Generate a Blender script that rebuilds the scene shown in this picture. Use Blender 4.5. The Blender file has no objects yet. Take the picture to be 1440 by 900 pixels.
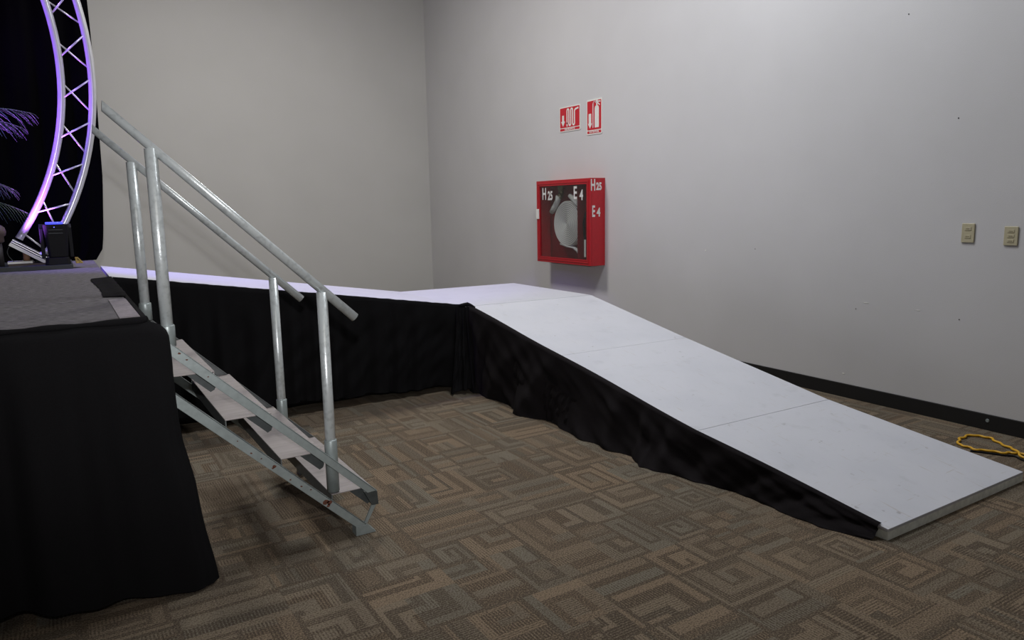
import bpy, bmesh, math, random
from mathutils import Vector, Matrix, noise
random.seed(7)
SC = bpy.context.scene
COL = SC.collection
XW, YW, ZC = 5.016, 10.5, 5.4          # right wall, back wall, ceiling

# ------------------------------------------------------------------ materials
def mat(name, color, rough=0.6, metal=0.0, n_scale=0, n_amt=0.0, n_detail=4, bump=0.0, bump_scale=60,
        col2=None, coords='Object', emit=None, emit_s=0, spec=0.5, stretch=None, thresh=None):
    m = bpy.data.materials.new(name); m.use_nodes = True
    nt = m.node_tree; N = nt.nodes; L = nt.links
    b = N['Principled BSDF']
    b.inputs['Base Color'].default_value = (*color, 1)
    b.inputs['Roughness'].default_value = rough
    b.inputs['Metallic'].default_value = metal
    b.inputs['Specular IOR Level'].default_value = spec
    tc = N.new('ShaderNodeTexCoord'); mp = N.new('ShaderNodeMapping')
    L.new(tc.outputs[coords], mp.inputs['Vector'])
    if stretch: mp.inputs['Scale'].default_value = stretch
    if n_scale:
        nz = N.new('ShaderNodeTexNoise'); nz.inputs['Scale'].default_value = n_scale
        nz.inputs['Detail'].default_value = n_detail
        L.new(mp.outputs[0], nz.inputs['Vector'])
        r = N.new('ShaderNodeValToRGB')
        lo, hi = thresh if thresh else (0.3, 0.7)
        r.color_ramp.elements[0].position = lo; r.color_ramp.elements[1].position = hi
        c2 = col2 or tuple(c*(1-n_amt) for c in color)
        r.color_ramp.elements[0].color = (*c2, 1); r.color_ramp.elements[1].color = (*color, 1)
        L.new(nz.outputs['Fac'], r.inputs[0]); L.new(r.outputs[0], b.inputs['Base Color'])
    if bump:
        nb = N.new('ShaderNodeTexNoise'); nb.inputs['Scale'].default_value = bump_scale
        nb.inputs['Detail'].default_value = 3
        L.new(mp.outputs[0], nb.inputs['Vector'])
        bp = N.new('ShaderNodeBump'); bp.inputs['Strength'].default_value = bump
        bp.inputs['Distance'].default_value = 0.01
        L.new(nb.outputs['Fac'], bp.inputs['Height']); L.new(bp.outputs[0], b.inputs['Normal'])
    if emit:
        b.inputs['Emission Color'].default_value = (*emit, 1)
        b.inputs['Emission Strength'].default_value = emit_s
    return m

M = {}
M['wall_r'] = mat('wall_grey_paint', (.555, .55, .555), .55, n_scale=1.3, n_amt=.06, bump=.08, bump_scale=180)
M['wall_b'] = mat('wall_warm_grey_paint', (.495, .49, .47), .6, n_scale=1.1, n_amt=.06, bump=.08, bump_scale=180)
M['ceil'] = mat('ceiling_paint', (.7, .7, .69), .8, n_scale=2, n_amt=.05)
M['skirting'] = mat('black_skirting', (.006, .006, .0065), .55, n_scale=12, n_amt=.3)
M['white'] = mat('white_deck_paint', (.50, .51, .55), .5, n_scale=9, n_amt=.07, n_detail=10, thresh=(.25, .5), bump=.05, bump_scale=90)
def coil_mat():
    m = mat('rolled_hose_edges', (.60, .575, .555), .85, spec=.2); nt = m.node_tree; N = nt.nodes; L = nt.links
    tc = N.new('ShaderNodeTexCoord'); sb = N.new('ShaderNodeVectorMath'); sb.operation = 'SUBTRACT'; sb.inputs[1].default_value = (0, 6.715, 1.285)
    ml = N.new('ShaderNodeVectorMath'); ml.operation = 'MULTIPLY'; ml.inputs[1].default_value = (0, 1, 1)
    ln = N.new('ShaderNodeVectorMath'); ln.operation = 'LENGTH'; k = N.new('ShaderNodeMath'); k.operation = 'MULTIPLY'; k.inputs[1].default_value = 2*math.pi/.021
    sn = N.new('ShaderNodeMath'); sn.operation = 'SINE'; r = N.new('ShaderNodeMapRange'); r.inputs[1].default_value = -1; r.inputs[2].default_value = -.1
    x = N.new('ShaderNodeMix'); x.data_type = 'RGBA'; x.inputs[6].default_value = (.30, .285, .275, 1); x.inputs[7].default_value = (.66, .63, .61, 1)
    L.new(tc.outputs['Object'], sb.inputs[0]); L.new(sb.outputs[0], ml.inputs[0]); L.new(ml.outputs[0], ln.inputs[0]); L.new(ln.outputs['Value'], k.inputs[0])
    L.new(k.outputs[0], sn.inputs[0]); L.new(sn.outputs[0], r.inputs[0]); L.new(r.outputs[0], x.inputs[0]); L.new(x.outputs[2], N['Principled BSDF'].inputs['Base Color'])
    return m
M['coil'] = coil_mat()
def deck_mat():
    m = mat('white_deck_paint', (.50, .51, .55), .5, spec=.3, bump=.05, bump_scale=90)
    nt = m.node_tree; N = nt.nodes; L = nt.links; b = N['Principled BSDF']; tc = N.new('ShaderNodeTexCoord')
    def layer(prev, scale, lo, hi, col, fac, stretch=(1, 1, 1), rot=0, detail=8):
        mp = N.new('ShaderNodeMapping'); mp.inputs['Scale'].default_value = stretch; mp.inputs['Rotation'].default_value = (0, 0, rot); L.new(tc.outputs['Object'], mp.inputs[0])
        n = N.new('ShaderNodeTexNoise'); n.inputs['Scale'].default_value = scale; n.inputs['Detail'].default_value = detail; L.new(mp.outputs[0], n.inputs['Vector'])
        r = N.new('ShaderNodeMapRange'); r.inputs[1].default_value = lo; r.inputs[2].default_value = hi; r.inputs[3].default_value = 0; r.inputs[4].default_value = fac; L.new(n.outputs['Fac'], r.inputs[0])
        x = N.new('ShaderNodeMix'); x.data_type = 'RGBA'; L.new(r.outputs[0], x.inputs[0]); x.inputs[7].default_value = (*col, 1)
        if prev is None: x.inputs[6].default_value = (.50, .51, .55, 1)
        else: L.new(prev, x.inputs[6])
        return x.outputs[2]
    p = layer(None, 3, .45, .75, (.44, .455, .50), .6)
    p = layer(p, 8, .60, .74, (.33, .34, .36), .3)
    p = layer(p, 20, .70, .78, (.2, .19, .18), .5, detail=3)
    p = layer(p, 7, .66, .74, (.36, .31, .26), .6, stretch=(14, .8, 1), rot=.35)
    p = layer(p, 6, .67, .75, (.36, .32, .28), .6, stretch=(1, 16, 1), rot=-.1)
    L.new(p, b.inputs['Base Color']); return m
M['white'] = deck_mat()
M['white_edge'] = mat('weathered_deck_edge', (.80, .83, .78), .6, n_scale=30, n_amt=.25, bump=.1)
M['black_cloth'] = mat('black_cloth', (.0075, .0073, .0080), .95, n_scale=300, n_amt=.3, spec=.06)
M['black_cloth_warm'] = mat('black_cloth_dusty', (.0125, .0108, .0118), .95, n_scale=200, n_amt=.3, spec=.06)
M['backdrop'] = mat('black_backdrop_cloth', (.0025, .0024, .0028), 1, n_scale=100, n_amt=.3, spec=.0)
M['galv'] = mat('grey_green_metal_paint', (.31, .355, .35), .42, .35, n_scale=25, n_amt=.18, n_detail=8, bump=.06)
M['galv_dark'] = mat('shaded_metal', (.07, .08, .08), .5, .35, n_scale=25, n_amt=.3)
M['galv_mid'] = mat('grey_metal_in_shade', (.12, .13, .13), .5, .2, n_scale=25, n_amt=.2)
M['rail'] = mat('silver_painted_tube', (.52, .56, .56), .32, .35, n_scale=40, n_amt=.2, n_detail=8, thresh=(.35, .5), bump=.08, bump_scale=120)
M['tread'] = mat('scuffed_aluminium_tread', (.27, .245, .238), .6, .1, n_scale=14, n_amt=.22, n_detail=8, stretch=(.4, 3, 1))
M['rust'] = mat('rust_brown', (.13, .045, .025), .9, n_scale=80, n_amt=.5)
M['alu'] = mat('aluminium', (.62, .62, .64), .30, .45, n_scale=20, n_amt=.1)
M['black_plastic'] = mat('black_plastic', (.005, .005, .006), .6, n_scale=60, n_amt=.2, spec=.15)
M['black_matt'] = mat('black_painted_wood', (.02, .025, .024), .6, n_scale=25, n_amt=.4)
M['grey_carpet_deck'] = mat('grey_stage_carpet', (.19, .18, .19), .95, n_scale=30, n_amt=.5, n_detail=10, thresh=(.38, .62), stretch=(1, 4, 1), bump=.6, bump_scale=220, spec=.05)
M['edge_strip'] = mat('worn_edge_strip', (.27, .245, .265), .8, n_scale=50, n_amt=.3, spec=.1)
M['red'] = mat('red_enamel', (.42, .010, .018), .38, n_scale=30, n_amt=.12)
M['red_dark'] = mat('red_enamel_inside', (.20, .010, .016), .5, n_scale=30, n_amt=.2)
M['sign_red'] = mat('sign_red', (.52, .012, .025), .35, n_scale=60, n_amt=.05)
M['sign_white'] = mat('sign_white', (.72, .72, .68), .4, n_scale=60, n_amt=.05)
M['stencil'] = mat('white_stencil_paint', (.72, .70, .68), .6, n_scale=90, n_amt=.25)
M['pink'] = mat('faded_pink', (.60, .26, .29), .5, n_scale=60, n_amt=.1)
M['hose'] = mat('white_canvas_hose', (.60, .575, .555), .85, n_scale=120, n_amt=.3, bump=.3, bump_scale=200)
M['brass'] = mat('dull_brass', (.19, .16, .09), .4, .7, n_scale=40, n_amt=.3)
M['cream'] = mat('cream_plastic', (.44, .40, .27), .45, n_scale=40, n_amt=.05)
M['cream_dark'] = mat('cream_plastic_recess', (.25, .22, .14), .5, n_scale=40, n_amt=.05)
M['yellow'] = mat('yellow_cable_sheath', (.62, .34, .012), .45, n_scale=40, n_amt=.15)
M['yellow_dull'] = mat('worn_yellow_webbing', (.30, .20, .03), .7, n_scale=60, n_amt=.7, n_detail=6)
M['leaf'] = mat('palm_leaf', (.022, .05, .018), .5, n_scale=10, n_amt=.4)
M['bark'] = mat('brown_bark', (.09, .05, .03), .9, n_scale=20, n_amt=.4, bump=.4)
M['wood'] = mat('brown_wood', (.085, .06, .052), .7, n_scale=15, n_amt=.3)
M['wood_light'] = mat('light_brown_wood', (.28, .15, .09), .7, n_scale=15, n_amt=.3)
M['pot'] = mat('dark_pot', (.02, .018, .018), .6, n_scale=15, n_amt=.3)
M['lens_blue'] = mat('blue_lens', (.02, .02, .3), .2, n_scale=5, n_amt=.1, emit=(.06, .08, 1), emit_s=1.6)
M['lamp_white'] = mat('lamp_diffuser', (.8, .8, .8), .5, n_scale=5, n_amt=.05)
g = bpy.data.materials.new('clear_glass'); g.use_nodes = True
nt = g.node_tree; nt.nodes.clear()
o_ = nt.nodes.new('ShaderNodeOutputMaterial'); tr = nt.nodes.new('ShaderNodeBsdfTransparent')
gl = nt.nodes.new('ShaderNodeBsdfGlossy'); gl.inputs['Roughness'].default_value = .03
mx = nt.nodes.new('ShaderNodeMixShader'); tr.inputs['Color'].default_value = (.88, .9, .9, 1)
mx.inputs[0].default_value = .05; nt.links.new(tr.outputs[0], mx.inputs[1]); nt.links.new(gl.outputs[0], mx.inputs[2])
nt.links.new(mx.outputs[0], o_.inputs[0]); M['glass'] = g

# ------------------------------------------------------------------ helpers
def tag(o, label=None, cat=None, group=None, kind=None):
    if label: o['label'] = label
    if cat: o['category'] = cat
    if group: o['group'] = group
    if kind: o['kind'] = kind
    return o
def empty(name, loc, label, cat, group=None):
    o = bpy.data.objects.new(name, None); COL.objects.link(o); o.location = loc
    o.empty_display_size = .1
    return tag(o, label, cat, group)
def link(name, bm, m, parent=None, smooth=False, bevel=0, seg=2):
    me = bpy.data.meshes.new(name); bmesh.ops.recalc_face_normals(bm, faces=bm.faces[:]) if not getattr(bm, 'keep', 0) else None
    bm.to_mesh(me); bm.free()
    me.materials.append(M[m] if isinstance(m, str) else m)
    o = bpy.data.objects.new(name, me); COL.objects.link(o)
    if smooth:
        for p in me.polygons: p.use_smooth = True
    if parent is not None:
        o.parent = parent; o.matrix_parent_inverse = Matrix.Translation(-Vector(parent_world(parent)))
    if bevel:
        b = o.modifiers.new('bevel', 'BEVEL'); b.width = bevel; b.segments = seg; b.limit_method = 'ANGLE'
    return o
def parent_world(p):
    v = Vector(p.location)
    q = p
    if p.parent is not None:   # parts have identity location, undone offset of the root
        return (0, 0, 0)
    return tuple(v)
def nb(): return bmesh.new()
def box(bm, x0, x1, y0, y1, z0, z1):
    v = [bm.verts.new((x, y, z)) for x in (x0, x1) for y in (y0, y1) for z in (z0, z1)]
    for f in ((0,1,3,2),(4,6,7,5),(0,4,5,1),(2,3,7,6),(0,2,6,4),(1,5,7,3)): bm.faces.new([v[i] for i in f])
    return bm
def prism(bm, pts, d):
    """pts: list of 3D points (planar polygon); d: extrusion vector"""
    d = Vector(d); a = [bm.verts.new(p) for p in pts]; b = [bm.verts.new(Vector(p)+d) for p in pts]
    n = len(pts); bm.faces.new(a); bm.faces.new(b[::-1])
    for i in range(n): bm.faces.new((a[i], b[i], b[(i+1) % n], a[(i+1) % n]))
    return bm
def frame_of(t):
    t = t.normalized(); up = Vector((0, 0, 1)) if abs(t.z) < .95 else Vector((0, 1, 0))
    a = t.cross(up).normalized(); return a, a.cross(t).normalized()
def tube(bm, pts, r, n=14, cap=True, fixed=None):
    pts = [Vector(p) for p in pts]; rings = []
    for i, p in enumerate(pts):
        t = (pts[min(i+1, len(pts)-1)] - pts[max(i-1, 0)])
        if fixed is not None:
            a = Vector(fixed).normalized(); b = a.cross(t.normalized()).normalized()
        else: a, b = frame_of(t)
        rr = r[i] if isinstance(r, (list, tuple)) else r
        rings.append([bm.verts.new(p + (a*math.cos(2*math.pi*k/n) + b*math.sin(2*math.pi*k/n))*rr) for k in range(n)])
    for i in range(len(rings)-1):
        for k in range(n):
            bm.faces.new((rings[i][k], rings[i][(k+1) % n], rings[i+1][(k+1) % n], rings[i+1][k]))
    if cap: bm.faces.new(rings[0][::-1]); bm.faces.new(rings[-1])
    return bm
def lathe(bm, prof, origin, axis='Z', n=32):
    """prof: (radius, height) list"""
    rings = []
    for r, h in prof:
        ring = []
        for k in range(n):
            c, s = math.cos(2*math.pi*k/n)*r, math.sin(2*math.pi*k/n)*r
            p = (c, s, h) if axis == 'Z' else (h, c, s) if axis == 'X' else (c, h, s)
            ring.append(bm.verts.new(Vector(origin)+Vector(p)))
        rings.append(ring)
    for i in range(len(rings)-1):
        for k in range(n):
            bm.faces.new((rings[i][k], rings[i][(k+1) % n], rings[i+1][(k+1) % n], rings[i+1][k]))
    bm.faces.new(rings[0][::-1]); bm.faces.new(rings[-1])
    return bm
def lerp(a, b, t): return a+(b-a)*t
def interp(tab, x):
    if x <= tab[0][0]: return tab[0][1]
    for (a, va), (b, vb) in zip(tab, tab[1:]):
        if x <= b:
            t = (x-a)/(b-a); t = t*t*(3-2*t) if False else t
            return va+(vb-va)*t
    return tab[-1][1]

# ------------------------------------------------------------------ camera (solved from the photograph's vanishing lines)
R_ = ((0.8491156569, -0.5278814001, -0.0185426159), (0.0976589344, 0.1223946063, 0.9876650712), (0.5191005044, 0.8404527279, -0.1554795115))
cd = bpy.data.cameras.new('camera'); cam = bpy.data.objects.new('camera', cd); COL.objects.link(cam)
r, u, f = [Vector(v).normalized() for v in R_]
cam.matrix_world = Matrix(((r.x, u.x, -f.x, 0), (r.y, u.y, -f.y, 0), (r.z, u.z, -f.z, 1.5), (0, 0, 0, 1)))
cd.sensor_fit = 'HORIZONTAL'; cd.sensor_width = 36; cd.lens = 1021/1440*36; cd.clip_start = .02; cd.clip_end = 60
SC.camera = cam

# ------------------------------------------------------------------ setting
def carpet():
    U = .0205; X0, Y0 = -.6, .2; Y1 = 7.6
    nx = int((XW-X0)/U)+1; ny = int((Y1-Y0)/U)+1
    tone = [[0.4]*nx for _ in range(ny)]; strp = [[0.0]*nx for _ in range(ny)]; tint = [[0.5]*nx for _ in range(ny)]
    rnd = random.Random(21)
    def put(x, y, a, s=None, t=None):
        if 0 <= x < nx and 0 <= y < ny:
            tone[y][x] = a
            if s is not None: strp[y][x] = s
            if t is not None: tint[y][x] = t
    def walk(n, m):
        """coarse rectangular spiral: cell -> number of its straight run"""
        D = [(1, 0), (0, 1), (-1, 0), (0, -1)]; d = rnd.randrange(4); turn = rnd.choice((1, -1))
        if turn == 1: cx, cy = [(0, 0), (n-1, 0), (n-1, m-1), (0, m-1)][d]
        else: cx, cy = [(0, m-1), (0, 0), (n-1, 0), (n-1, m-1)][d]
        vis = {(cx, cy): 0}; run = 0; fails = 0
        while True:
            dx, dy = D[d]; ax, ay = cx+dx, cy+dy
            if 0 <= ax < n and 0 <= ay < m and (ax, ay) not in vis and (ax+dx, ay+dy) not in vis:
                cx, cy = ax, ay; vis[(cx, cy)] = run; fails = 0
            else:
                d = (d+turn) % 4; run += 1; fails += 1
                if fails >= 2: return vis
    def fill(x, y, w, h):
        t = rnd.random(); kind = rnd.random(); lo = rnd.uniform(.0, .3); hi = rnd.uniform(.55, .95)
        sr = lambda: rnd.choice((0, 0, .5, 1))
        if kind < .60 and min(w, h) >= 8:
            a_, g_ = rnd.choice(((2, 1), (2, 2), (3, 1), (3, 2), (1, 1))), 0
            def widths(L):
                out = []; k = 0
                while sum(out) < L: out.append(max(1, (a_[0] if k % 2 == 0 else a_[1])+rnd.choice((0, 0, 0, 1, -1)))); k += 1
                if len(out) % 2 == 0: out.append(1)
                return out
            wx, wy = widths(w), widths(h); vis = walk(len(wx), len(wy))
            tones = [(min(1, hi+rnd.uniform(-.3, .15)), sr(), t if rnd.random() < .7 else rnd.random()) for _ in range(40)]
            los = (lo, sr(), t)
            yy = 0
            for q, hh in enumerate(wy):
                xx = 0
                for p, ww in enumerate(wx):
                    c = tones[min(39, vis[(p, q)])] if (p, q) in vis else los
                    for b in range(hh):
                        for a in range(ww):
                            if xx+a < w and yy+b < h: put(x+xx+a, y+yy+b, *c)
                    xx += ww
                yy += hh
        elif kind < .80:
            vert = rnd.random() < .5; k0 = 0; L = w if vert else h; c = 0
            while k0 < L:
                ww = rnd.choice((1, 1, 2, 2, 3)); tn = (hi, lo, rnd.uniform(.2, .7))[c % 3]; sp = sr(); t2 = rnd.random()
                for k in range(k0, min(L, k0+ww)):
                    for q in range(h if vert else w): put(x+(k if vert else q), y+(q if vert else k), tn, sp, t2)
                k0 += ww; c += 1
        else:
            cxs, cys = rnd.choice((0, 1)), rnd.choice((0, 1)); st = []; c = 0
            while len(st) < 60:
                ww = rnd.choice((1, 2, 2, 3)); v = ((hi, lo)[c % 2]+rnd.uniform(-.1, .1), sr(), t if rnd.random() < .6 else rnd.random()); st += [v]*ww; c += 1
            for j in range(h):
                for i in range(w):
                    a = i if cxs else w-1-i; b = j if cys else h-1-j
                    put(x+i, y+j, *st[min(a, b)])
    def split(x, y, w, h):
        mxs = rnd.choice((12, 15, 19, 24))
        if w > mxs or h > mxs:
            if w >= h and w > 13:
                c = rnd.randint(max(6, int(w*.3)), min(w-6, int(w*.7))); split(x, y, c, h); split(x+c, y, w-c, h); return
            if h > 13:
                c = rnd.randint(max(6, int(h*.3)), min(h-6, int(h*.7))); split(x, y, w, c); split(x, y+c, w, h-c); return
        fill(x, y, w, h)
        if rnd.random() < .6:
            for j in range(h): put(x, y+j, .08, 0, .5)
        if rnd.random() < .6:
            for i in range(w): put(x+i, y, .08, 0, .5)
    T = 49; r0 = 0
    for ty in range(0, ny, T):
        for tx in range(-rnd.randrange(0, 10), nx, T): split(tx, ty, T, T)
    vs = []; 
    xs = [min(X0+i*U, XW) for i in range(nx+1)]; ys = [min(Y0+j*U, Y1) for j in range(ny+1)]
    for j in range(ny+1):
        for i in range(nx+1): vs.append((xs[i], ys[j], 0))
    fs = []; cols = []
    for j in range(ny):
        for i in range(nx):
            a = j*(nx+1)+i; fs.append((a, a+1, a+nx+2, a+nx+1)); cols += [tone[j][i], strp[j][i], tint[j][i], 1]
    # plain outlying floor round the patterned part
    def quad(x0, x1, y0, y1):
        k = len(vs); vs.extend([(x0, y0, 0), (x1, y0, 0), (x1, y1, 0), (x0, y1, 0)]); fs.append((k, k+1, k+2, k+3)); cols.extend([.5, 0, .5, 1])
    quad(-7, X0, -4, YW); quad(X0, XW, -4, Y0); quad(X0, XW, Y1, YW)
    me = bpy.data.meshes.new('floor'); me.from_pydata(vs, [], fs)
    at = me.color_attributes.new('weave', 'FLOAT_COLOR', 'CORNER')
    cc = []
    for k in range(len(fs)): cc += cols[4*k:4*k+4]*4
    at.data.foreach_set('color', cc)
    o = bpy.data.objects.new('floor', me); COL.objects.link(o); o['kind'] = 'structure'
    m = bpy.data.materials.new('patterned_carpet'); m.use_nodes = True; me.materials.append(m)
    nt = m.node_tree; N = nt.nodes; L = nt.links; b = N['Principled BSDF']
    b.inputs['Roughness'].default_value = .95; b.inputs['Specular IOR Level'].default_value = .08
    a = N.new('ShaderNodeAttribute'); a.attribute_name = 'weave'
    sp = N.new('ShaderNodeSeparateColor'); L.new(a.outputs['Color'], sp.inputs[0])
    tc = N.new('ShaderNodeTexCoord'); sx = N.new('ShaderNodeSeparateXYZ'); L.new(tc.outputs['Object'], sx.inputs[0])
    def math_(op, x, y=None, z=None):
        n = N.new('ShaderNodeMath'); n.operation = op
        for i, v in enumerate((x, y, z)):
            if v is None: continue
            if isinstance(v, (int, float)): n.inputs[i].default_value = v
            else: L.new(v, n.inputs[i])
        return n.outputs[0]
    K = 2*math.pi/.0128
    wx = math_('SINE', math_('MULTIPLY', sx.outputs['X'], K)); wy = math_('SINE', math_('MULTIPLY', sx.outputs['Y'], K))
    isx = math_('GREATER_THAN', sp.outputs[1], .75); isy = math_('MULTIPLY', math_('GREATER_THAN', sp.outputs[1], .25), math_('SUBTRACT', 1, isx))
    stripe = math_('ADD', math_('MULTIPLY', wx, isx), math_('MULTIPLY', wy, isy))
    nz = N.new('ShaderNodeTexNoise'); nz.inputs['Scale'].default_value = 150; nz.inputs['Detail'].default_value = 3; nz.inputs['Roughness'].default_value = .6
    L.new(tc.outputs['Object'], nz.inputs['Vector'])
    n2 = N.new('ShaderNodeTexNoise'); n2.inputs['Scale'].default_value = 1.2; L.new(tc.outputs['Object'], n2.inputs['Vector'])
    v = math_('ADD', math_('ADD', math_('MULTIPLY', sp.outputs[0], .78), .10), math_('MULTIPLY', stripe, .34))
    v = math_('ADD', v, math_('MULTIPLY', math_('SUBTRACT', nz.outputs['Fac'], .5), 5.0))
    v = math_('ADD', v, math_('MULTIPLY', math_('SUBTRACT', n2.outputs['Fac'], .5), .3))
    r1 = N.new('ShaderNodeMix'); r1.data_type = 'RGBA'; r2 = N.new('ShaderNodeMix'); r2.data_type = 'RGBA'
    L.new(sp.outputs[2], r1.inputs[0])
    r1.inputs[6].default_value = (.195, .146, .099, 1); r1.inputs[7].default_value = (.148, .134, .104, 1)   # tan to grey green
    L.new(v, r2.inputs[0]); r2.inputs[6].default_value = (.066, .050, .036, 1); L.new(r1.outputs[2], r2.inputs[7])
    r2.clamp_factor = True
    L.new(r2.outputs[2], b.inputs['Base Color'])
    bp = N.new('ShaderNodeBump'); bp.inputs['Strength'].default_value = .5; bp.inputs['Distance'].default_value = .004
    L.new(math_('ADD', nz.outputs['Fac'], math_('MULTIPLY', stripe, .3)), bp.inputs['Height']); L.new(bp.outputs[0], b.inputs['Normal'])
carpet()
def struct(name, bm, m): return tag(link(name, bm, m), kind='structure')
struct('wall_right', box(nb(), XW, XW+.15, -4, YW+.15, 0, ZC), 'wall_r')
struct('wall_back', box(nb(), -7, XW, YW, YW+.15, 0, ZC), 'wall_b')
struct('ceiling', box(nb(), -7, XW+.15, -4, YW+.15, ZC, ZC+.1), 'ceil')
link('baseboard_right', box(nb(), XW-.012, XW, -4, YW-.012, 0, .106), 'skirting', bevel=.004)['kind'] = 'structure'
link('baseboard_back', box(nb(), -7, XW, YW-.012, YW, 0, .106), 'skirting', bevel=.004)['kind'] = 'structure'

# ------------------------------------------------------------------ stage
ZS = 1.1; XS = .243
def stage(y0, y1, label):
    s = empty('stage_platform', (-1.4, (y0+y1)/2, 0), label, 'stage')
    bm = box(nb(), -4, XS, y0, y1, ZS-.12, ZS-.008)
    link('deck', bm, 'galv_dark', s)
    link('carpet', box(nb(), -4, XS-.004, y0+.002, y1-.002, ZS-.008, ZS), 'grey_carpet_deck', s, bevel=.003)
    n = 4
    for i in range(n):
        for yy in (y0+.38, y1-.08):
            x = lerp(-3.9, XS-.1, i/(n-1))
            link('leg', tube(nb(), [(x, yy, 0), (x, yy, ZS-.12)], .03), 'galv', s)
    return s
s1 = stage(2.99, 3.855, 'grey carpeted stage deck at the front beside the top of the steps')
link('edge_strip', box(nb(), XS-.075, XS-.004, 3.02, 3.84, ZS-.001, ZS+.003), 'edge_strip', s1)['label'] = 'pale worn strip along the deck edge'
s2 = stage(3.86, 7.32, 'grey carpeted stage deck at the back under the truss and curtain')
def cloth_patch():
    bm = nb(); nx, ny = 8, 30; V = []
    for j in range(ny+1):
        y = lerp(3.93, 5.17, j/ny); row = []
        for i in range(nx+1):
            t = i/nx; w = (.085+.008*math.sin(y*4))*min(1, .25+(y-3.93)/.06, .25+(5.17-y)/.06)
            x = XS+.012-w*t*1.25
            z = ZS+.005+.008*math.exp(-((t-.2)/.3)**2)+.003*math.sin(y*31+t*5)
            row.append(bm.verts.new((x, y, z)))
        V.append(row)
    for j in range(ny):
        for i in range(nx): bm.faces.new((V[j][i], V[j][i+1], V[j+1][i+1], V[j+1][i]))
    return bm

# skirt of the stage: front run (facing the camera) and side run, one continuous cloth
def stage_skirt():
    path = []; L1 = 4.2
    x = -4.0
    while x < XS-.03: path.append(('f', x)); x += .022
    for k in range(13): path.append(('c', k/12))
    y = 3.02
    while y < 5.17: path.append(('s', y)); y += .022
    bm = nb(); NT = 46; V = []
    for q, (k, a) in enumerate(path):
        if k == 'f': bx, by, nxv, nyv, cw = a, 2.972, 0, -1, max(0, 1-(XS-a)/.45)
        elif k == 'c':
            th = a*math.pi/2; bx, by, nxv, nyv, cw = XS-.03+.048*math.sin(th), 3.02-.048*math.cos(th), math.sin(th), -math.cos(th), 1
        else: bx, by, nxv, nyv, cw = XS+.018, a, 1, 0, max(0, 1-(a-3.0)/.08)
        s = q*.022
        ph = s*17+1.8*math.sin(s*3.1)+2*math.sin(s*.7+1)
        fold = math.sin(ph)+.45*math.sin(ph*2.3+1)+.3*noise.noise(Vector((s*5, 1, 2)))
        row = []
        for j in range(NT+1):
            t = j/NT
            z = lerp(ZS+.004, .012, t)
            if k == 'f': z = lerp(ZS+.004, .012+.085*min(1, max(0, (XS-a-.05)/.5)), t)
            ins = 0
            if t < .02: ins = .02*(1-t/.02)
            amp = (.010+.026*min(1, t*2.2)) * (1 if k == 'f' else .5)
            if k == 's': amp *= .6
            amp *= 1-.65*cw
            f_ = amp*fold*min(1, t*6)
            droop = .02*noise.noise(Vector((s*3, t*3, 5)))*min(1, t*4)
            fl = interp([(0, .0), (.05, .045), (.2, .045), (.45, .062), (.6, .092), (.9, .13), (1, .138)], t)
            off = f_ + droop + (.012 if t > .02 else 0)
            X = bx+nxv*(off-ins); Y = by+nyv*(off-ins)
            # the corner flares out to the right
            if k in 'fc': X += fl*cw**1.5
            else: X += fl*cw*cw
            if k == 'f' and t > .9: Y -= .015*noise.noise(Vector((s*4, 3, 1)))
            row.append(bm.verts.new((X, Y, z)))
        V.append(row)
    # turned hem over the deck edge
    for a, b in zip(V, V[1:]):
        for j in range(NT): bm.faces.new((a[j], a[j+1], b[j+1], b[j]))
    return bm
sk = link('stage_skirt', stage_skirt(), 'black_cloth', smooth=True)
tag(sk, 'black cloth skirt hanging round the front of the carpeted stage down to the carpet', 'stage skirt')
link('folded_flap', cloth_patch(), 'black_cloth', sk, smooth=True)
def top_roll():
    bm = nb(); pts = []
    x = -3.98
    while x < XS-.03: pts.append((x, 2.985+.002*math.sin(x*40), ZS+.006)); x += .05
    for k in range(5):
        th = k/4*math.pi/2; pts.append((XS-.03+.03*math.sin(th), 3.015-.03*math.cos(th), ZS+.006))
    pts.append((XS+.002, 3.04, ZS+.004))
    return tube(bm, pts, [.010+.003*math.sin(i*1.7) if i < len(pts)-7 else .014 for i in range(len(pts))], 8)
link('top_hem', top_roll(), 'black_cloth', sk, smooth=True)

# ------------------------------------------------------------------ ramp and landing
def deck_part(root, corners, th, inset=.0):
    """corners: 4 points on the upper face; a sheet and the metal frame below it"""
    link('deck', prism(nb(), corners, (0, 0, -.018)), 'white', root, bevel=.002)
    c = [Vector(p) for p in corners]; ctr = sum(c, Vector())/4
    bm = nb()
    for a, b in zip(c, c[1:]+c[:1]):
        ain = a+(ctr-a).normalized()*.05; bin_ = b+(ctr-b).normalized()*.05
        z = Vector((0, 0, -.0185))
        prism(bm, [a+z, b+z, bin_+z, ain+z], (0, 0, -th))
    link('edge_frame', bm, 'white_edge', root)
def legs(root, pts, ztop):
    for (x, y), zt in zip(pts, ztop):
        if zt > .12: link('leg', tube(nb(), [(x, y, 0), (x, y, zt)], .024), 'galv', root)
G = 'white ramp panels'
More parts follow.
